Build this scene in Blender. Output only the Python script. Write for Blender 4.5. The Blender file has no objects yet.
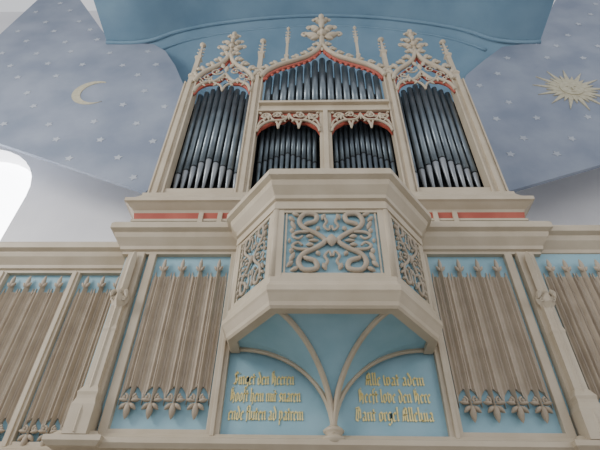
import bpy, bmesh, math, random
from mathutils import Vector, Matrix
import numpy as np
random.seed(4)
EYE=1.6   # eye height; all z below are given relative to eye height

# ------------------------------------------------------------------ materials
def mat(name,c1,c2,scale=6,rough=.6,metal=0,bump=.05,bscale=40,emit=None,detail=5):
    m=bpy.data.materials.new(name);m.use_nodes=True
    nt=m.node_tree;b=nt.nodes["Principled BSDF"]
    tc=nt.nodes.new("ShaderNodeTexCoord")
    n=nt.nodes.new("ShaderNodeTexNoise");n.inputs["Scale"].default_value=scale;n.inputs["Detail"].default_value=detail
    r=nt.nodes.new("ShaderNodeValToRGB")
    r.color_ramp.elements[0].position=.35;r.color_ramp.elements[1].position=.65
    r.color_ramp.elements[0].color=(*c1,1);r.color_ramp.elements[1].color=(*c2,1)
    nt.links.new(tc.outputs["Object"],n.inputs["Vector"])
    nt.links.new(n.outputs["Fac"],r.inputs["Fac"]);nt.links.new(r.outputs["Color"],b.inputs["Base Color"])
    b.inputs["Roughness"].default_value=rough;b.inputs["Metallic"].default_value=metal
    if bump:
        n2=nt.nodes.new("ShaderNodeTexNoise");n2.inputs["Scale"].default_value=bscale
        bp=nt.nodes.new("ShaderNodeBump");bp.inputs["Strength"].default_value=bump;bp.inputs["Distance"].default_value=.01
        nt.links.new(tc.outputs["Object"],n2.inputs["Vector"])
        nt.links.new(n2.outputs["Fac"],bp.inputs["Height"]);nt.links.new(bp.outputs["Normal"],b.inputs["Normal"])
    if emit:
        b.inputs["Emission Color"].default_value=(*emit[0],1);b.inputs["Emission Strength"].default_value=emit[1]
    return m
BEIGE=mat("cream_paint",(.46,.385,.28),(.52,.445,.335),5,.5)
TAN=mat("carved_tan_paint",(.35,.285,.21),(.42,.35,.265),9,.6)
FOLD=mat("linenfold_paint",(.40,.33,.25),(.47,.395,.305),7,.55)
BLUE=mat("light_blue_paint",(.24,.42,.50),(.29,.47,.55),5,.55)
VAULT=mat("vault_blue",(.14,.24,.33),(.19,.30,.395),1.2,.8)
STARRY=mat("starry_vault_paint",(.20,.235,.31),(.285,.32,.395),1.3,.85,detail=8)
STAR=mat("star_paint",(.38,.41,.47),(.45,.48,.53),6,.8)
WHITE=mat("white_plaster",(.70,.69,.71),(.78,.77,.78),1,.9)
RED=mat("red_paint",(.36,.07,.045),(.43,.10,.065),6,.6)
PIPE=mat("pipe_metal",(.13,.16,.185),(.20,.235,.26),5,.36,.7,bump=.02)
PIPEF=mat("pipe_foot_metal",(.22,.24,.26),(.30,.32,.34),5,.4,.6,bump=.02)
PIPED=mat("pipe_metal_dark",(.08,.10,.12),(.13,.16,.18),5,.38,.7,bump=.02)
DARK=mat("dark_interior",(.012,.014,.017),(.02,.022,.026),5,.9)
GOLD=mat("gold_leaf",(.76,.60,.22),(.86,.72,.32),20,.4,.2)
PGOLD=mat("pale_gold",(.44,.40,.28),(.53,.49,.36),20,.6)
GREYB=mat("grey_blue_paint",(.22,.29,.36),(.27,.34,.41),5,.6)
FLOOR=mat("floor_stone",(.30,.29,.27),(.40,.38,.35),2,.7)
SKYW=mat("window_daylight",(.9,.9,.95),(.95,.95,1),2,.5,emit=((.95,.97,1),9.0),bump=0)

# ------------------------------------------------------------------ mesh builder
class MB:
    def __init__(s): s.v=[];s.f=[];s.m=[];s.sm=[];s.T=None
    def add(s,vs,fs,mi=0,smooth=False):
        o=len(s.v)
        for p in vs:
            p=Vector(p)
            if s.T is not None: p=s.T@p
            s.v.append((p.x,p.y,p.z+EYE))
        for f in fs: s.f.append([o+i for i in f]);s.m.append(mi);s.sm.append(smooth)
    def box(s,x0,x1,y0,y1,z0,z1,mi=0):
        s.add([(x0,y0,z0),(x1,y0,z0),(x1,y1,z0),(x0,y1,z0),(x0,y0,z1),(x1,y0,z1),(x1,y1,z1),(x0,y1,z1)],
          [(0,3,2,1),(4,5,6,7),(0,1,5,4),(1,2,6,5),(2,3,7,6),(3,0,4,7)],mi)
    def prism(s,poly,y0,y1,mi=0):
        n=len(poly)
        s.add([(x,y0,z) for x,z in poly]+[(x,y1,z) for x,z in poly],
          [list(range(n)),list(range(2*n-1,n-1,-1))]+[(i,i+n,(i+1)%n+n,(i+1)%n) for i in range(n)],mi)
    def sweep(s,path,prof,mi=0,cap=True):
        P=[Vector(p) for p in path];n=len(P);rings=[]
        for i in range(n):
            def nor(a,b):
                d=(b-a).normalized();return Vector((d.y,-d.x))
            if i==0: m=nor(P[0],P[1]);k=1
            elif i==n-1: m=nor(P[-2],P[-1]);k=1
            else:
                a=nor(P[i-1],P[i]);b=nor(P[i],P[i+1]);m=(a+b)
                m.normalize();k=1/max(.3,m.dot(a))
            rings.append([(P[i].x+m.x*d*k,P[i].y+m.y*d*k,z) for d,z in prof])
        q=len(prof);vs=[v for r in rings for v in r];fs=[]
        for i in range(n-1):
            for j in range(q):
                jj=(j+1)%q;fs.append((i*q+j,(i+1)*q+j,(i+1)*q+jj,i*q+jj))
        if cap: fs.append(list(range(q-1,-1,-1)));fs.append([(n-1)*q+j for j in range(q)])
        s.add(vs,fs,mi)
    def lathe(s,cx,cy,prof,mi=0,n=16,sq=False,rot=0):
        vs=[];fs=[];k=4 if sq else n
        for r,z in prof:
            for j in range(k):
                a=2*math.pi*j/k+rot;vs.append((cx+r*math.cos(a),cy+r*math.sin(a),z))
        q=len(prof)
        for i in range(q-1):
            for j in range(k):
                jj=(j+1)%k;fs.append((i*k+j,i*k+jj,(i+1)*k+jj,(i+1)*k+j))
        fs.append(list(range(k-1,-1,-1)));fs.append([(q-1)*k+j for j in range(k)])
        s.add(vs,fs,mi,smooth=not sq)
    def tube(s,pts,r,mi=0,n=8,fy=1.0,sub=4,r2=None):
        P=[Vector(p) for p in pts]
        if sub>1 and len(P)>2:
            Q=[]
            for i in range(len(P)-1):
                a=P[max(i-1,0)];b=P[i];c=P[i+1];d=P[min(i+2,len(P)-1)]
                for k in range(sub):
                    t=k/sub
                    Q.append(.5*((2*b)+(c-a)*t+(2*a-5*b+4*c-d)*t*t+(3*b-a-3*c+d)*t**3))
            Q.append(P[-1]);P=Q
        vs=[];fs=[];m=len(P)
        Y=Vector((0,1,0))
        for i in range(m):
            d=(P[min(i+1,m-1)]-P[max(i-1,0)]).normalized()
            sd=d.cross(Y)
            if sd.length<1e-3: sd=Vector((1,0,0))
            sd.normalize();u=sd.cross(d)
            rr=r if r2 is None else r+(r2-r)*i/(m-1)
            for j in range(n):
                a=2*math.pi*j/n
                vs.append(P[i]+sd*rr*math.cos(a)+u*rr*fy*math.sin(a))
        for i in range(m-1):
            for j in range(n):
                jj=(j+1)%n;fs.append((i*n+j,i*n+jj,(i+1)*n+jj,(i+1)*n+j))
        fs.append(list(range(n-1,-1,-1)));fs.append([(m-1)*n+j for j in range(n)])
        s.add(vs,fs,mi,True)
    def blob(s,x,y,z,a,b,dep,ang=0,mi=0):
        # pointed leaf in the xz plane, long axis a rotated by ang
        vs=[];fs=[];nu,nv=8,6;c,sn=math.cos(ang),math.sin(ang)
        for i in range(nv+1):
            t=-1+2*i/nv;w=(max(0,1-abs(t)**1.6))**.8
            for j in range(nu):
                q=2*math.pi*j/nu
                lx=a*t;lz=b*w*math.cos(q);ly=dep*w*math.sin(q)
                vs.append((x+lx*c-lz*sn,y+ly,z+lx*sn+lz*c))
        for i in range(nv):
            for j in range(nu):
                jj=(j+1)%nu;fs.append((i*nu+j,i*nu+jj,(i+1)*nu+jj,(i+1)*nu+j))
        s.add(vs,fs,mi,True)
    def spiral(s,cx,cz,y,r0,turns,a0,dirn,rad,mi=0,fy=.7):
        pts=[]
        N=int(10*turns)+2
        for i in range(N):
            t=i/(N-1);rr=r0*(1-.8*t);a=a0+dirn*turns*2*math.pi*t
            pts.append((cx+rr*math.cos(a),y,cz+rr*math.sin(a)))
        s.tube(pts,rad,mi,6,fy,2,rad*.6)
        s.blob(pts[-1][0],y,pts[-1][2],rad*1.5,rad*1.4,rad*1.2,0,mi)
    def build(s,name,mats,parent=None,bevel=0):
        me=bpy.data.meshes.new(name);me.from_pydata(s.v,[],s.f)
        for m in mats: me.materials.append(m)
        for p,mi,sm in zip(me.polygons,s.m,s.sm): p.material_index=mi;p.use_smooth=sm
        bm=bmesh.new();bm.from_mesh(me);bmesh.ops.recalc_face_normals(bm,faces=bm.faces);bm.to_mesh(me);bm.free()
        ob=bpy.data.objects.new(name,me);bpy.context.collection.objects.link(ob)
        if parent: ob.parent=parent
        if bevel:
            b=ob.modifiers.new("bevel","BEVEL");b.width=bevel;b.segments=2;b.limit_method='ANGLE'
        return ob
def empty(name):
    e=bpy.data.objects.new(name,None);bpy.context.collection.objects.link(e);return e

# ================================================================== BALUSTRADE
gal=empty("gallery_balustrade")
LX=-3.9;RX=3.7;LY=3.26
bay=[(-.69,3.0),(-.69,2.82),(-.38,2.42),(.38,2.42),(.69,2.82),(.69,3.0)]
face=[(LX,LY),(-1.67,LY),(-1.67,3.0)]+bay+[(1.68,3.0),(1.68,3.05),(RX,3.05)]
m=MB()
prof=[(-.08,2.36),(.015,2.36),(.015,2.385),(.035,2.395),(.04,2.425),(.055,2.445),(.085,2.485),(.095,2.515),(.095,2.53),(.13,2.55),(.13,2.60),(.115,2.625),(-.08,2.625)]
m.sweep(face,prof)
m.sweep(face,[(-.08,2.615),(.09,2.615),(.09,2.64),(-.08,2.64)])
m.build("cornice",[BEIGE],gal)
m=MB()
prof=[(-.05,.86),(.05,.86),(.075,.885),(.075,.915),(.04,.93),(.02,.955),(-.05,.955)]
m.sweep([(LX,LY),(-1.66,LY),(-1.66,2.96),(-1.46,2.96),(-1.46,3.0),(1.46,3.0),(1.46,2.96),(1.66,2.96),(1.66,3.0),(RX,3.0)],prof)
m.build("base_moulding",[BEIGE],gal)
# blue fields
m=MB()
m.box(-1.66,RX,3.025,3.07,.86,2.6)
m.box(LX,-1.6,LY+.025,LY+.07,.86,2.6)
m.build("blue_field",[BLUE],gal)
# stiles and rails
m=MB()
for sx in (-1,1):
    m.box(sx*.745-.042,sx*.745+.042,2.985,3.03,.94,2.365)
    m.box(sx*1.43-.03,sx*1.43+.03,2.985,3.03,.94,2.365)
    m.box(sx*.745-.013,sx*.745+.013,2.965,2.99,.94,2.365)
    m.box(*sorted((sx*.78,sx*1.42)),2.988,3.03,.94,.985)
m.box(-.70,.70,2.99,3.03,.93,.955)
for x in (-2.16,-2.80,-3.42): 
    m.box(x-.035,x+.035,LY-.02,LY+.03,.94,2.365);m.box(x-.012,x+.012,LY-.035,LY-.01,.94,2.365)
m.box(LX,-1.7,LY-.015,LY+.03,.94,.98)
for x in (2.33,3.0): m.box(x-.035,x+.035,2.985,3.03,.94,2.365)
m.box(1.66,RX,2.988,3.03,.94,.98)
m.box(-1.655,-1.60,3.02,LY+.03,.9,2.4)
m.build("stiles_and_rails",[BEIGE],gal,.004)
# buttress pilasters
for k,sx in enumerate((-1,1)):
    m=MB();x=sx*1.555;y=2.975;q=math.pi/4
    m.box(x-.065,x+.065,2.965,3.03,.94,2.365)
    m.lathe(x,2.96,[(.105,.92),(.105,1.10),(.088,1.14),(.088,1.16),(.094,1.18),(.060,1.23),(.060,1.62),(.066,1.64),(.052,1.68),(.052,1.86)],0,sq=True,rot=q)
    m.lathe(x,2.935,[(.060,.93),(.060,1.06),(.035,1.14),(.030,1.16),(.030,1.82),(.06,1.86),(.066,1.90),(.05,1.95),(.030,1.98),(.030,2.26),(.014,2.34)],0,sq=True,rot=0)
    for dx in (-.05,.05,0):
        m.blob(x+dx,2.90,1.925,.04,.020,.03,math.pi/2+dx*6)
    for dx in (-.045,.045):
        m.spiral(x+dx,1.88,2.90,.02,.9,math.pi/2,1 if dx>0 else -1,.008)
    m.build("pilaster_%d"%(k+1),[BEIGE],gal,.003)
# linenfold panels
def linen(m,x0,x1,zt,zb,y,units):
    N=units*32;w=(x1-x0)/units;cols=[]
    for i in range(N+1):
        t=i/N;p=(t*units)%1.0
        if i==N: p=1.0
        x=x0+(x1-x0)*t
        ridge=math.exp(-((p-.5)/.065)**2)
        roll=math.exp(-((p-.18)/.045)**2)+math.exp(-((p-.82)/.045)**2)+.6*(math.exp(-((p-.33)/.04)**2)+math.exp(-((p-.67)/.04)**2))
        edge=math.exp(-(min(p,1-p)/.04)**2)
        dy=.010+.042*ridge+.022*roll+.006*edge
        zz=zt-.05*(1 if .12<p<.40 or .60<p<.88 else 0)-.10*edge+.04*ridge
        zlow=zb+.10*abs(math.sin(math.pi*p))**.6*(1-ridge)-.04*ridge-(.03*edge)
        cols.append((x,y-dy,zz,zlow))
    vs=[];fs=[]
    for x,yy,a,b in cols: vs+=[(x,yy,b),(x,yy,a),(x,y+.01,a),(x,y+.01,b)]
    for i in range(N):
        o=i*4;q=o+4
        fs+=[(o,q,q+1,o+1),(o+1,q+1,q+2,o+2),(o+3,o,q,q+3)]
    fs+=[(0,1,2,3),(N*4+3,N*4+2,N*4+1,N*4)]
    m.add(vs,fs,0)
    for u in range(units):
        xc=x0+w*(u+.5);yy=y-.035
        m.blob(xc,yy,zt+.045,.07,.017,.02,math.pi/2)
        for d in (-1,1): m.blob(xc+d*.020,yy,zt+.015,.032,.012,.016,math.pi/2-d*.5)
        m.blob(xc,yy,zb-.07,.06,.022,.028,math.pi/2,1)
        for d in (-1,1):
            m.blob(xc+d*.030,yy,zb-.045,.034,.016,.022,math.pi/2-d*2.3,1)
            m.blob(xc+d*.040,yy,zb-.005,.034,.014,.02,math.pi/2-d*1.4,1)
            m.spiral(xc+d*.036,zb+.01,yy,.024,.9,math.pi/2,d,.009,1)
m=MB()
linen(m,-1.385,-.80,2.20,1.17,3.025,4)
linen(m,.80,1.385,2.20,1.17,3.025,4)
linen(m,-2.11,-1.71,2.22,1.05,LY+.025,3)
linen(m,-2.75,-2.21,2.22,1.05,LY+.025,4)
linen(m,-3.37,-2.85,2.22,1.05,LY+.025,4)
linen(m,1.66,2.28,2.20,1.12,3.025,5)
linen(m,2.38,2.95,2.20,1.12,3.025,4)
m.build("linenfold_panels",[FOLD,TAN],gal)

# ------------------------------------------------------------------ bay (projecting balcony)
m=MB()
m.sweep(bay,[(-.03,1.60),(0,1.60),(0,2.37),(-.03,2.37)],0)
bb=m.build("bay_blue_field",[BLUE],gal)
m=MB()
prof=[(-.06,1.50),(.0,1.50),(.012,1.515),(.018,1.54),(.042,1.585),(.052,1.60),(.052,1.635),(.035,1.655),(.026,1.68),(.026,1.715),(.008,1.73),(-.06,1.73)]
m.sweep(bay,prof)
m.sweep(bay,[(-.02,2.30),(.028,2.30),(.028,2.365),(-.02,2.365)])
def frame(a,b):
    A=Vector((a[0],a[1],0));B=Vector((b[0],b[1],0));d=(B-A).normalized();n=Vector((d.y,-d.x,0))
    M=Matrix(((d.x,-n.x,0,(A.x+B.x)/2),(d.y,-n.y,0,(A.y+B.y)/2),(0,0,1,0),(0,0,0,1)))
    return M,(B-A).length/2
fr=[frame(bay[i],bay[i+1]) for i in (1,2,3)]
for M,h in fr:
    m.T=M
    for sx in (-1,1):
        m.box(*sorted((sx*(h-.055),sx*(h-.002))),-.019,.01,1.70,2.33)
        xi=sx*(h-.072)
        m.box(xi-.006,xi+.006,-.011,.01,1.752,2.27)
    m.box(-h+.003,h-.003,-.017,.011,2.272,2.328);m.box(-h+.003,h-.003,-.017,.011,1.70,1.75)
m.T=None
for c in bay[1:5]:
    m.lathe(c[0],c[1],[(.026,1.70),(.026,2.335)],0,10)
m.build("bay_frame",[BEIGE],gal)
m=MB()
def arabesque(m,hw,z0,z1):
    H=z1-z0;y=-.018;g=(hw/.26)**.7
    for s in (-1,1):
        P=lambda a,b:(s*a*hw,y,z0+b*H)
        m.tube([P(.52,.80),P(.36,.84),P(.34,.95),P(.60,.97),P(.72,.85),P(.62,.72),P(.34,.62),P(.14,.5),P(.34,.38),P(.62,.28),P(.72,.15),P(.60,.03),P(.34,.05),P(.36,.16),P(.52,.20)],.0165*g,0,8,.9)
        for d in (1,-1):
            Q=lambda a,b:(s*a*hw,y,z0+(.5+d*b)*H)
            A=lambda ang:(ang*d if s>0 else math.pi-ang*d)
            m.tube([Q(.20,.44),Q(.10,.34),Q(.16,.25),Q(.06,.18),Q(.02,.26)],.011*g,0,8,.9,4,.007*g)
            m.tube([Q(.50,.15),Q(.76,.14),Q(.86,.08),Q(.74,.03),Q(.64,.08)],.012*g,0,8,.9,4,.008*g)
            for (a,b,l,ang) in ((.86,.27,.115,1.2),(.90,.38,.085,.9),(.80,.46,.09,.5),(.56,.29,.075,2.4),(.17,.42,.085,1.9),(.48,.07,.075,.1),(.88,.17,.065,1.5),(.30,.21,.06,2.0)):
                m.blob(s*a*hw,y,z0+(.5+d*b)*H,l*.36*g,.0155*g,.016,A(ang))
            m.blob(s*.52*hw,y,z0+(.5+d*.30)*H,.020*g,.018*g,.018,0)
        m.blob(s*.93*hw,y,z0+.5*H,.022,.012,.014,math.pi/2)
        m.blob(s*.40*hw,y,z0+.5*H,.036*g,.014,.014,0)
    m.blob(0,y-.006,(z0+z1)/2,.05*g,.034*g,.022,math.pi/2)
    m.tube([(-.16*hw,y,z0+.5*H),(.16*hw,y,z0+.5*H)],.016*g,0,8,1,1)
for M,h in fr:
    m.T=M;arabesque(m,h-.078,1.757,2.268)
m.T=None
m.build("bay_arabesque_carving",[TAN],gal)
# ribbed corbel vault under bay
C0=Vector((0,2.97,.97));Zt=1.53
def rib(E):
    E=Vector(E);pts=[]
    for i in range(15):
        t=i/14*math.pi/2;k=1-math.cos(t)
        pts.append(Vector((C0.x+(E.x-C0.x)*k,C0.y+(E.y-C0.y)*k,C0.z+(Zt-C0.z)*math.sin(t))))
    return pts
EL=[(-.66,3.0,0),(-.66,2.86,0),(-.355,2.46,0),(.355,2.46,0),(.66,2.86,0),(.66,3.0,0)]
R_=[rib(e) for e in EL]
m=MB()
for a in range(5):
    A,B=R_[a],R_[a+1];K=6;vs=[];fs=[]
    for i in range(15):
        for k in range(K+1):
            p=A[i].lerp(B[i],k/K);vs.append(tuple(p))
    for i in range(14):
        for k in range(K):
            o=i*(K+1)+k;fs.append((o,o+1,o+K+2,o+K+1))
    m.add(vs,fs,0,True)
m.build("bay_corbel_vault",[BLUE],gal)
m=MB()
for a in (0,2,3,5):
    r=[p+Vector((0,-.012,-.005)) for p in R_[a]]
    m.tube(r,.019,0,8,1,1)
    m.tube([p+Vector((0,-.012,-.009)) for p in r],.010,0,8,1,1)
m.lathe(0,2.985,[(.02,.87),(.045,.89),(.07,.905),(.078,.925),(.078,.935),(.055,.945),(.045,.955),(.062,.97),(.067,.985),(.045,1.0),(.02,1.02)],0,8)
m.build("bay_corbel_ribs",[BEIGE],gal)

# gold black-letter inscription ------------------------------------------------
def Mn(x,a=1.0,b=0.0): return [(x-.1,a-.1),(x,a-.14),(x,b+.16),(x+.12,b+.06)]
G={'i':([Mn(0),[(.0,1.3),(.06,1.34)]],.34),'l':([Mn(0,1.6)],.34),'n':([Mn(0),[(0,.78),(.32,.98),(.42,.86)],Mn(.42,.95)],.76),
'm':([Mn(0),[(0,.78),(.3,.98)],Mn(.4),[(.4,.78),(.7,.98)],Mn(.8)],1.14),'u':([Mn(0),Mn(.42),[(0,.14),(.3,.06)]],.76),
'o':([[(0,.85),(0,.16),(.2,.02),(.4,.16)],[(0,.85),(.2,.98),(.4,.84),(.4,.16)]],.72),
'e':([[(.3,.1),(.12,.02),(0,.16),(0,.84),(.2,.98),(.34,.8),(0,.5)]],.6),'a':([[(0,.85),(.2,.98),(.38,.84),(.38,.16),(.5,.06)],[(.38,.55),(.05,.4),(.02,.16),(.15,.04),(.36,.18)]],.76),
'd':([[(0,.8),(0,.16),(.2,.02),(.4,.16),(.4,.9),(.05,1.5)]],.72),'t':([Mn(.05,1.35),[(-.12,.9),(.28,.9)]],.48),'h':([Mn(0,1.6),[(0,.8),(.3,.98),(.4,.8),(.4,.1),(.26,-.3)]],.74),
'r':([Mn(0),[(0,.8),(.2,.98),(.32,.84)]],.5),'s':([[(.34,.86),(.15,.98),(0,.78),(.36,.3),(.2,.04),(0,.14)]],.62),'g':([[(.4,.9),(.15,.98),(0,.82),(0,.25),(.18,.1),(.4,.3),(.4,.9),(.4,-.2),(.18,-.4),(-.02,-.25)]],.72),
'v':([[(-.05,1.15),(.02,.9),(.02,.2),(.2,.02),(.42,.2),(.42,.84),(.2,.98)]],.74),'f':([[(.34,1.5),(.16,1.6),(.05,1.4),(.05,-.1)],[(-.1,.92),(.3,.92)]],.48),
'p':([[(0,1.05),(0,-.45)],[(0,.82),(.22,.98),(.4,.82),(.4,.2),(.2,.02),(0,.14)]],.72),'w':([[(-.05,1.2),(0,.2),(.16,.04),(.36,.2),(.36,1.0)],[(.36,.2),(.55,.04),(.74,.2),(.74,.86),(.55,.98)]],1.06),
'S':([[(.55,1.35),(.25,1.55),(.02,1.25),(.55,.55),(.3,.05),(-.05,.2)],[(.25,1.5),(.25,.1)]],.86),'A':([[(0,.05),(.15,1.2),(.35,1.5),(.6,1.3),(.6,.15),(.75,.04)],[(.1,.7),(.6,.7)],[(.3,1.4),(.3,.1)]],1.0),
'H':([[(0,1.5),(.05,.1)],[(.05,.9),(.35,1.05),(.55,.85),(.5,-.1)],[(0,1.5),(.3,1.6)],[(.25,1.4),(.25,.3)]],.9),'D':([[(0,1.4),(.4,1.5),(.65,1.1),(.65,.3),(.3,.02),(0,.2),(.15,1.3)],[(.35,1.3),(.35,.25)]],.95)}
def write(m,txt,x0,x1,zb,xh,y):
    w=sum(.35 if c==' ' else G[c][1] for c in txt);sx=(x1-x0)/w;x=x0
    nx,nz=.095*sx*1.0,.08*xh
    for c in txt:
        if c==' ': x+=.35*sx;continue
        st,wd=G[c]
        for pl in st:
            for (a,b),(c2,d) in zip(pl,pl[1:]):
                A=(x+(a+.12)*sx,zb+b*xh);B=(x+(c2+.12)*sx,zb+d*xh)
                q=[(A[0]-nx,A[1]-nz),(A[0]+nx,A[1]+nz),(B[0]+nx,B[1]+nz),(B[0]-nx,B[1]-nz)]
                ar=sum(q[i][0]*q[(i+1)%4][1]-q[(i+1)%4][0]*q[i][1] for i in range(4))
                if abs(ar)<1e-7: continue
                m.prism(q,y,y+.006)
        x+=wd*sx
m=MB();Y=3.018
write(m,"Singet den Heeren",-.655,-.25,1.285,.058,Y)
write(m,"Hooft hem mit snaren",-.665,-.205,1.172,.058,Y)
write(m,"ende fluten ad patrem",-.665,-.185,1.055,.058,Y)
write(m,"Alle wat adem",.22,.61,1.285,.058,Y)
write(m,"Heeft love den Here",.17,.635,1.172,.058,Y)
write(m,"Dant orgel Alleluia",.14,.635,1.055,.058,Y)
m.build("gold_inscription",[GOLD],gal)

# gallery deck and supports (below frame)
g=empty("gallery_deck");m=MB()
m.box(LX,RX,3.3,5.58,.80,.88)
m.box(LX,RX,3.02,3.3,.60,.86)
m.build("deck_slab",[BEIGE],g)
m=MB()
for x in (-3.0,3.0):
    m.lathe(x,3.2,[(.16,-1.6),(.16,-1.5),(.11,-1.44),(.10,.35),(.13,.42),(.18,.50),(.18,.60)],0,20)
m.build("deck_columns",[BEIGE],g)

# ================================================================== ORGAN
org=empty("pipe_organ")
m=MB()
path=[(-1.68,4.0),(-1.68,3.1),(1.68,3.1),(1.68,4.0)]
m.sweep(path,[(-.05,2.87),(.05,2.87),(.065,2.90),(.09,2.92),(.12,2.945),(.14,2.955),(.14,2.995),(.12,3.015),(.09,3.04),(.06,3.09),(.045,3.12),(.045,3.15),(.022,3.17),(-.05,3.17)],0)
m.sweep(path,[(-.05,2.775),(.06,2.775),(.06,2.80),(-.05,2.80)],0)
m.sweep(path,[(-.05,2.60),(.02,2.60),(.02,2.78),(-.05,2.78)],2)
m.sweep(path,[(-.05,2.795),(.04,2.795),(.055,2.875),(-.05,2.875)],1)
for x in (-1.12,-.95,.95,1.12): m.box(x-.02,x+.02,3.03,3.1,2.6,2.875)
m.build("base_moulding",[BEIGE,RED,GREYB],org)
m=MB()
def post(x0,x1,z0,z1,y=3.1):
    m.box(x0,x1,y,y+.12,z0,z1)
    xm=(x0+x1)/2;m.box(xm-.022,xm+.022,y-.03,y+.01,z0,z1)
    m.box(x0-.001,x0+.018,y-.012,y+.01,z0,z1);m.box(x1-.018,x1+.001,y-.012,y+.01,z0,z1)
for s in (-1,1):
    post(*sorted((s*1.55,s*1.70)),3.16,5.15)
    post(*sorted((s*.74,s*.87)),3.16,5.25)
    m.box(*sorted((s*.87,s*1.56)),3.105,3.2,3.16,3.26)     # sill
    m.box(*sorted((s*1.67,s*1.695)),3.12,4.0,3.16,5.1)
m.box(-.05,.08,3.1,3.2,3.16,4.5)
m.box(-.01,.04,3.07,3.12,3.16,4.5)
m.box(-.75,.75,3.105,3.2,3.16,3.24)
m.box(-.75,.75,3.105,3.2,4.49,4.66)
m.box(-.745,.745,3.075,3.12,4.49,4.52);m.box(-.745,.745,3.06,3.12,4.63,4.67)
m.build("case_frame",[BEIGE],org,.004)
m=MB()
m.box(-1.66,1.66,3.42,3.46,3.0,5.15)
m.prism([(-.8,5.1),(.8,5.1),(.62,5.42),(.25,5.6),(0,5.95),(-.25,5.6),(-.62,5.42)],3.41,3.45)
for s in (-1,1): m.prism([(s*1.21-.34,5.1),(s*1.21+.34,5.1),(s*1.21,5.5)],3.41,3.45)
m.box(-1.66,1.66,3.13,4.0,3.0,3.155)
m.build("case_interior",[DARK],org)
# pipes
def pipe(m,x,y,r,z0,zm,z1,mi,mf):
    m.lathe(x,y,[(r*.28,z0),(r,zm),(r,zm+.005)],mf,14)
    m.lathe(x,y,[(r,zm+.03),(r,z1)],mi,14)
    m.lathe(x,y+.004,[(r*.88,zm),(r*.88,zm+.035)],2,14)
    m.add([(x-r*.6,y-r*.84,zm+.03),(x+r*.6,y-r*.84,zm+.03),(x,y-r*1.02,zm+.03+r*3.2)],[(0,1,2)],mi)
m=MB()
for s in (-1,1):
    n=9;w=.68/n
    for i in range(n):
        x=s*1.21-.34+w*(i+.5);d=abs(i-4)
        pipe(m,x,3.24-.012*(4-d),w*.44,3.26,3.58+.045*(4-d),5.2-.04*d,0,3)
n=15;w=1.46/n
for i in range(n):
    x=-.73+w*(i+.5);d=abs(i-7)
    pipe(m,x,3.24,w*.43,4.66,4.80+.012*(7-d),5.88-.064*d,0,0)
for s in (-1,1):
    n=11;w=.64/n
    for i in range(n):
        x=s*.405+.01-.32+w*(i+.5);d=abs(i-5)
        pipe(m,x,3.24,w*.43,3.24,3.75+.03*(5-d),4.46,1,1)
m.build("organ_pipes",[PIPE,PIPED,DARK,PIPEF],org)
# tracery
m=MB();Yt=3.09
def ogee(m,cx,hw,z0,zp,rad,mi,y):
    for s in (-1,1):
        h=zp-z0
        pts=[(cx+s*hw,y,z0),(cx+s*hw*.93,y,z0+h*.16),(cx+s*hw*.75,y,z0+h*.33),(cx+s*hw*.5,y,z0+h*.47),(cx+s*hw*.28,y,z0+h*.60),(cx+s*hw*.11,y,z0+h*.78),(cx,y,zp)]
        m.tube(pts,rad,mi,8,1.3,5)
def crockets(m,cx,hw,z0,zp,y,n,sz):
    h=zp-z0;A=[(1,0),(.93,.16),(.75,.33),(.5,.47),(.28,.60),(.11,.78),(0,1)]
    for s in (-1,1):
        for i in range(n):
            t=(i+.7)/n*6;j=min(int(t),5);f=t-j
            a=A[j][0]*(1-f)+A[j+1][0]*f;b=A[j][1]*(1-f)+A[j+1][1]*f
            x=cx+s*a*hw;z=z0+b*h
            m.blob(x+s*sz*.5,y,z+sz*.8,sz,sz*.42,sz*.4,math.pi/2-s*.5)
            m.blob(x+s*sz*1.1,y,z+sz*.6,sz*.6,sz*.35,sz*.35,math.pi/2-s*1.3)
            m.spiral(x+s*sz*.7,z+sz*1.0,y,sz*.5,.8,0,s,sz*.16)
def finial(m,cx,y,z0,z1,sz):
    h=z1-z0
    m.lathe(cx,y,[(sz*.16,z0),(sz*.12,z0+h*.3),(sz*.3,z0+h*.34),(sz*.12,z0+h*.38),(sz*.1,z0+h*.7),(sz*.22,z0+h*.74),(sz*.09,z0+h*.8),(sz*.16,z0+h*.93),(.004,z1)],0,8)
    for f,k in ((.30,1.0),(.52,.75),(.78,.45)):
        z=z0+h*f
        for s in (-1,1):
            m.blob(cx+s*sz*.5*k,y,z+.01,sz*.5*k,sz*.2*k,sz*.2,s*.5 if s>0 else math.pi-.5)
            m.spiral(cx+s*sz*.85*k,z+sz*.25*k,y,sz*.24*k,.9,-math.pi/2,s,sz*.08)
            m.blob(cx+s*sz*.35*k,y,z-sz*.22*k,sz*.3*k,sz*.14*k,sz*.15,-s*.5)
        m.blob(cx,y-sz*.15,z+sz*.1,sz*.3,sz*.16,sz*.2,math.pi/2)
def cusps(m,x0,x1,z0,z1,y,n):
    w=(x1-x0)/n
    for i in range(n):
        a=x0+w*i;c=a+w/2;h=z1-z0
        for s in (-1,1):
            m.tube([(c+s*w*.5,y,z0),(c+s*w*.40,y,z0+h*.35),(c+s*w*.16,y,z0+h*.55),(c,y,z0+h*.85)],.013,0,6,1.2,4)
            m.spiral(c+s*w*.30,z0+h*.72,y,w*.13,1,0,s,.010)
            m.blob(c+s*w*.22,y,z0+h*.42,w*.13,.014,.014,s*.8)
            m.blob(c+s*w*.42,y,z0+h*.9,w*.12,.016,.014,s*.6)
        m.blob(c,y-.005,z0+h*.6,.045,.016,.02,math.pi/2)
        m.blob(a+w,y,z0+.01,.03,.016,.02,math.pi/2)
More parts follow.
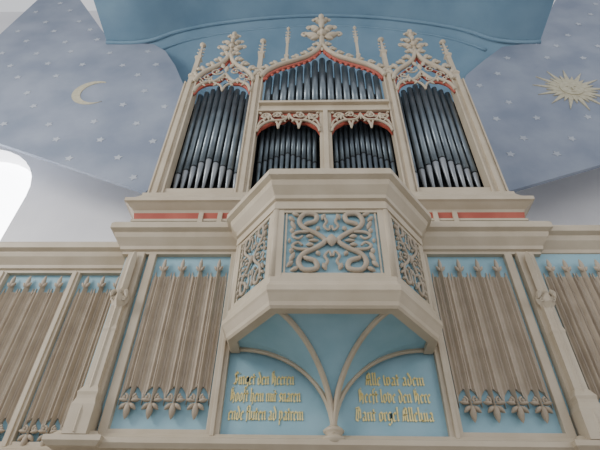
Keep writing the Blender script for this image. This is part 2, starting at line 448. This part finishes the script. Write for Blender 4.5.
for s in (-1,1):
    cx=s*1.21
    ogee(m,cx,.36,5.13,5.80,.028,0,Yt);ogee(m,cx,.335,5.08,5.70,.014,1,Yt+.03)
    crockets(m,cx,.36,5.15,5.80,Yt-.005,5,.075)
    finial(m,cx,Yt,5.75,6.42,.18)
    cusps(m,cx-.34,cx+.34,4.93,5.24,Yt,2)
    for q in (-1,1):
        m.tube([(cx+q*.34,Yt,4.90),(cx+q*.30,Yt,5.04),(cx+q*.20,Yt,5.12),(cx+q*.10,Yt,5.14),(cx,Yt,5.30)],.02,0,8,1.2)
        m.tube([(cx+q*.34,Yt+.02,4.87),(cx+q*.29,Yt+.02,5.00),(cx+q*.20,Yt+.02,5.08),(cx+q*.10,Yt+.02,5.10),(cx,Yt+.02,5.25)],.016,1,8,1.2)
        m.spiral(cx+q*.12,5.36,Yt,.08,1.2,0,q,.014);m.spiral(cx+q*.22,5.24,Yt,.06,1.1,0,q,.013)
        m.blob(cx+q*.06,Yt,5.50,.07,.03,.02,math.pi/2-q*.4)
    m.blob(cx,Yt,5.42,.08,.03,.02,math.pi/2)
ogee(m,0,.76,5.22,6.02,.03,0,Yt);ogee(m,0,.73,5.17,5.93,.02,1,Yt+.02)
m.blob(0,Yt,5.9,.05,.03,.02,math.pi/2)
crockets(m,0,.76,5.24,6.02,Yt,8,.07)
finial(m,0,Yt,5.98,6.93,.26)
for i in range(11):
    t=(i+.5)/11
    for s in (-1,1):
        x=s*.73*(1-t);
        A=[(1,0),(.93,.16),(.75,.33),(.5,.47),(.28,.60),(.11,.78),(0,1)]
        zz=np.interp(1-t,[a[0] for a in A][::-1],[a[1] for a in A][::-1])
        m.blob(x,Yt+.01,5.15+zz*.76-.03,.03,.024,.012,math.pi/2,1)
for x0,x1 in ((-.73,-.05),(.08,.73)):
    c=(x0+x1)/2
    m.prism([(x0,4.49),(x1,4.49),(x1,4.10),(x1-.04,4.20),(x1-.14,4.29),(c+.06,4.31),(c,4.38),(c-.06,4.31),(x0+.14,4.29),(x0+.04,4.20),(x0,4.10)],Yt+.03,Yt+.05,1)
    cusps(m,x0,x1,4.20,4.50,Yt+.01,3)
    for q,xx in ((-1,x1),(1,x0)):
        m.tube([(xx,Yt,4.12),(xx+q*.03,Yt,4.22),(xx+q*.13,Yt,4.31),(c-q*.06,Yt,4.33),(c,Yt,4.42)],.014,0,8,1.2)
        m.spiral(xx+q*.08,4.40,Yt,.06,1.2,0,q,.013)
        m.spiral(xx+q*.21,4.42,Yt,.05,1.2,math.pi,-q,.012)
m.build("carved_tracery",[BEIGE,RED],org)
# pinnacles
m=MB()
def pin(x,z0,z1,w,y=3.12):
    q=math.pi/4;h=z1-z0
    m.lathe(x,y,[(w,z0),(w,z0+h*.12),(w*1.35,z0+h*.13),(w*1.35,z0+h*.15),(w*.8,z0+h*.19),(w*.75,z0+h*.55),(w*1.2,z0+h*.57),(w*1.2,z0+h*.59),(w*.6,z0+h*.64),(w*.25,z0+h*.9),(w*.2,z1-.04)],0,sq=True,rot=q)
    m.lathe(x,y,[(w*.2,z1-.09),(w*.9,z1-.07),(w*.3,z1-.05),(w*.25,z1-.03),(.004,z1)],0,8)
    for f in (.66,.74,.82):
        for s in (-1,1): m.blob(x+s*w*.7,y,z0+h*f,.022,.010,.012,s*.7)
for s in (-1,1):
    pin(s*1.625,5.12,6.17,.05);pin(s*.805,5.22,6.26,.05)
    pin(s*.47,5.62,6.62,.03)
m.build("pinnacles",[BEIGE],org)

# ================================================================== VAULT / WALLS
vault=empty("star_painted_vault")
SL=[(-7.6,6.75),(-5.0,5.75),(-2.45,4.65),(-2.0,5.4),(-2.05,6.2),(-2.3,7.1),(-2.7,8.05),(-3.0,8.6),(-3.3,8.88),(-4.19,8.98),(-5.6,11.2),(-6.5,11.2),(-6.65,9.2),(-7.8,8.1)]
SR=[(2.42,4.6),(3.96,5.17),(6.2,6.1),(8.5,7.0),(8.5,11.4),(5.5,11.2),(4.16,8.75),(3.5,8.6),(3.03,8.1),(2.6,7.6),(2.4,7.15),(2.05,6.2),(2.0,5.4)]
m=MB();m.prism(SL,4.5,4.56);m.prism(SR,4.5,4.56)
m.build("starry_panels",[STARRY],vault)
def inside(p,poly):
    c=False;n=len(poly)
    for i in range(n):
        a,b=poly[i],poly[i-1]
        if (a[1]>p[1])!=(b[1]>p[1]) and p[0]<(b[0]-a[0])*(p[1]-a[1])/(b[1]-a[1])+a[0]: c=not c
    return c
def star(m,x,z,r,n,y,ri=.4,a0=0):
    P=[]
    for i in range(2*n):
        a=a0+math.pi*i/n;q=r if i%2==0 else r*ri
        P.append((x+q*math.cos(a),z+q*math.sin(a)))
    m.prism(P,y,4.5)
m=MB();row=0;z=4.9
while z<11.2:
    x=-7.7+(.36 if row%2 else 0)
    while x<8.4:
        px=x+random.uniform(-.06,.06);pz=z+random.uniform(-.06,.06)
        for S in (SL,SR):
            if all(inside((px+dx,pz+dz),S) for dx in(-.1,.1) for dz in (-.1,.1)):
                if math.hypot(px+3.97,pz-7.15)>.6 and math.hypot(px-4.25,pz-7.1)>.75:
                    star(m,px,pz,.07,5,4.494,.5,random.random())
        x+=.72
    z+=.46;row+=1
m.build("painted_stars",[STAR],vault)
m=MB()
P=[];cx,cz=-3.97,7.15
for i in range(25):
    a=math.radians(70+240*i/24);P.append((cx+.36*math.cos(a),cz+.36*math.sin(a)))
for i in range(1,24):
    t=i/24;a=math.radians(310-240*t)
    P.append((cx+.09+.30*math.cos(a),cz+.315*math.sin(a)))
m.prism(P,4.49,4.5)
m.build("crescent_moon",[PGOLD],vault)
m=MB();star(m,4.25,7.1,.62,13,4.485,.34);star(m,4.25,7.1,.42,13,4.48,.5,math.pi/13)
o=MB();P=[(4.25+.19*math.cos(a*math.pi/16),7.1+.19*math.sin(a*math.pi/16)) for a in range(32)];o.prism(P,4.465,4.5)
for sx in (-.07,.07): o.blob(4.25+sx,4.46,7.15,.03,.015,.008)
o.blob(4.25,4.455,7.08,.05,.015,.012,math.pi/2);o.blob(4.25,4.46,7.0,.06,.012,.008)
m.build("painted_sun_rays",[PGOLD],vault);o.build("painted_sun_face",[PGOLD],vault)
arc=[(-4.25,8.95),(-3.75,8.93),(-3.35,9.02),(-3.0,9.32),(-2.5,9.58),(-1.8,9.80),(-1.0,9.96),(0,10.03),(1.0,9.94),(1.8,9.75),(2.5,9.50),(3.0,9.22),(3.35,8.90),(3.75,8.76),(4.25,8.75)]
m=MB();n=len(arc);vs=[];fs=[]
for y,dz in ((4.5,0),(3.5,.05),(2.4,.1),(0.5,.15)):
    vs+=[(x,y,z+dz) for x,z in arc]
for k in range(3):
    for i in range(n-1): fs.append((k*n+i,k*n+i+1,(k+1)*n+i+1,(k+1)*n+i))
m.add(vs,fs,0,True)
m.build("barrel_vault",[VAULT],vault)
m=MB()
m.tube([(x,4.48,z-.02) for x,z in arc],.04,0,8,1,3)
m.tube([(x*.97,4.62,z-.20) for x,z in arc[2:-2]],.03,0,8,1,3)
m.build("arch_ribs",[VAULT],vault)
m=MB();vs=[];fs=[]
prof=[(4.5,1.0,0),(4.75,.97,-.45),(5.0,.90,-1.1),(5.2,.80,-1.7),(5.3,.66,-2.6),(5.32,.55,-3.2)]
for y,k,dz in prof: vs+=[(x*k,y,z+dz) for x,z in arc]
for k in range(len(prof)-1):
    for i in range(n-1): fs.append((k*n+i,k*n+i+1,(k+1)*n+i+1,(k+1)*n+i))
m.add(vs,fs,0,True);m.build("apse_web",[VAULT],vault)

# back wall with arched window opening on the left
wx,wr,ws=-6.38,1.3,5.7
m=MB()
A=[(wx+wr*math.cos(a),ws+wr*math.sin(a)) for a in np.linspace(0,math.pi,17)]
m.prism([(wx+wr,-1.6),(12,-1.6),(12,13),(wx,13)]+[(wx,ws+wr)]+A[:8][::-1],5.6,6.0)
m.prism([(wx-wr,-1.6),(-12,-1.6),(-12,13),(wx,13),(wx,ws+wr)]+A[9:],5.6,6.0)
m.box(wx-wr,wx+wr,5.6,6.0,-1.6,3.0)
m.build("wall_back",[WHITE])
m=MB();m.prism([(wx-wr,3.0),(wx+wr,3.0)]+A,5.93,5.97)
m.box(wx-.04,wx+.04,5.86,5.93,3.0,6.9,1)
m.box(wx-wr,wx+wr,5.87,5.93,3.97,4.03,1)
m.build("window_1",[SKYW,WHITE])
m=MB();m.box(-12,12,-9,6,-1.7,-1.6);m.build("floor",[FLOOR])

# ================================================================== LIGHT & CAMERA
w=bpy.data.worlds.new("World");bpy.context.scene.world=w;w.use_nodes=True
w.node_tree.nodes["Background"].inputs["Color"].default_value=(.93,.95,1,1)
w.node_tree.nodes["Background"].inputs["Strength"].default_value=.95
def area(name,loc,tgt,size,e,col=(1,1,1)):
    l=bpy.data.lights.new(name,'AREA');l.shape='SQUARE';l.size=size;l.energy=e;l.color=col
    o=bpy.data.objects.new(name,l);bpy.context.collection.objects.link(o);o.location=loc
    o.rotation_euler=(Vector(tgt)-Vector(loc)).to_track_quat('-Z','Y').to_euler()
area("nave_fill_light_left",(-7,-1,6.5),(0,3.2,4.5),2.5,380,(1,.98,.94))  # added soft fill from upper left; no window stands here
area("nave_fill_light_right",(7,-3,6),(0,3.2,4.5),3,100,(1,.98,.95))  # weaker fill added from the right, likewise without a window
area("left_wall_fill_light",(-9,3.6,3.6),(-4.5,5.6,5.2),1.5,180,(1,.98,.95))  # extra lamp added to brighten the left white wall; no aisle window
th,psi,rho,cxm=math.radians(41.84),math.radians(-2.15),math.radians(1.33),-.123
f=Vector((math.cos(th)*math.sin(psi),math.cos(th)*math.cos(psi),math.sin(th)))
r=f.cross(Vector((0,0,1))).normalized();u=r.cross(f)
c,s=math.cos(rho),math.sin(rho);r2=c*r+s*u;u2=-s*r+c*u
M=Matrix((r2,u2,-f)).transposed().to_4x4();M.translation=(cxm,0,EYE)
cam=bpy.data.cameras.new("camera");cam.sensor_width=36;cam.lens=470/600*36
co=bpy.data.objects.new("camera",cam);bpy.context.collection.objects.link(co);co.matrix_world=M
bpy.context.scene.camera=co
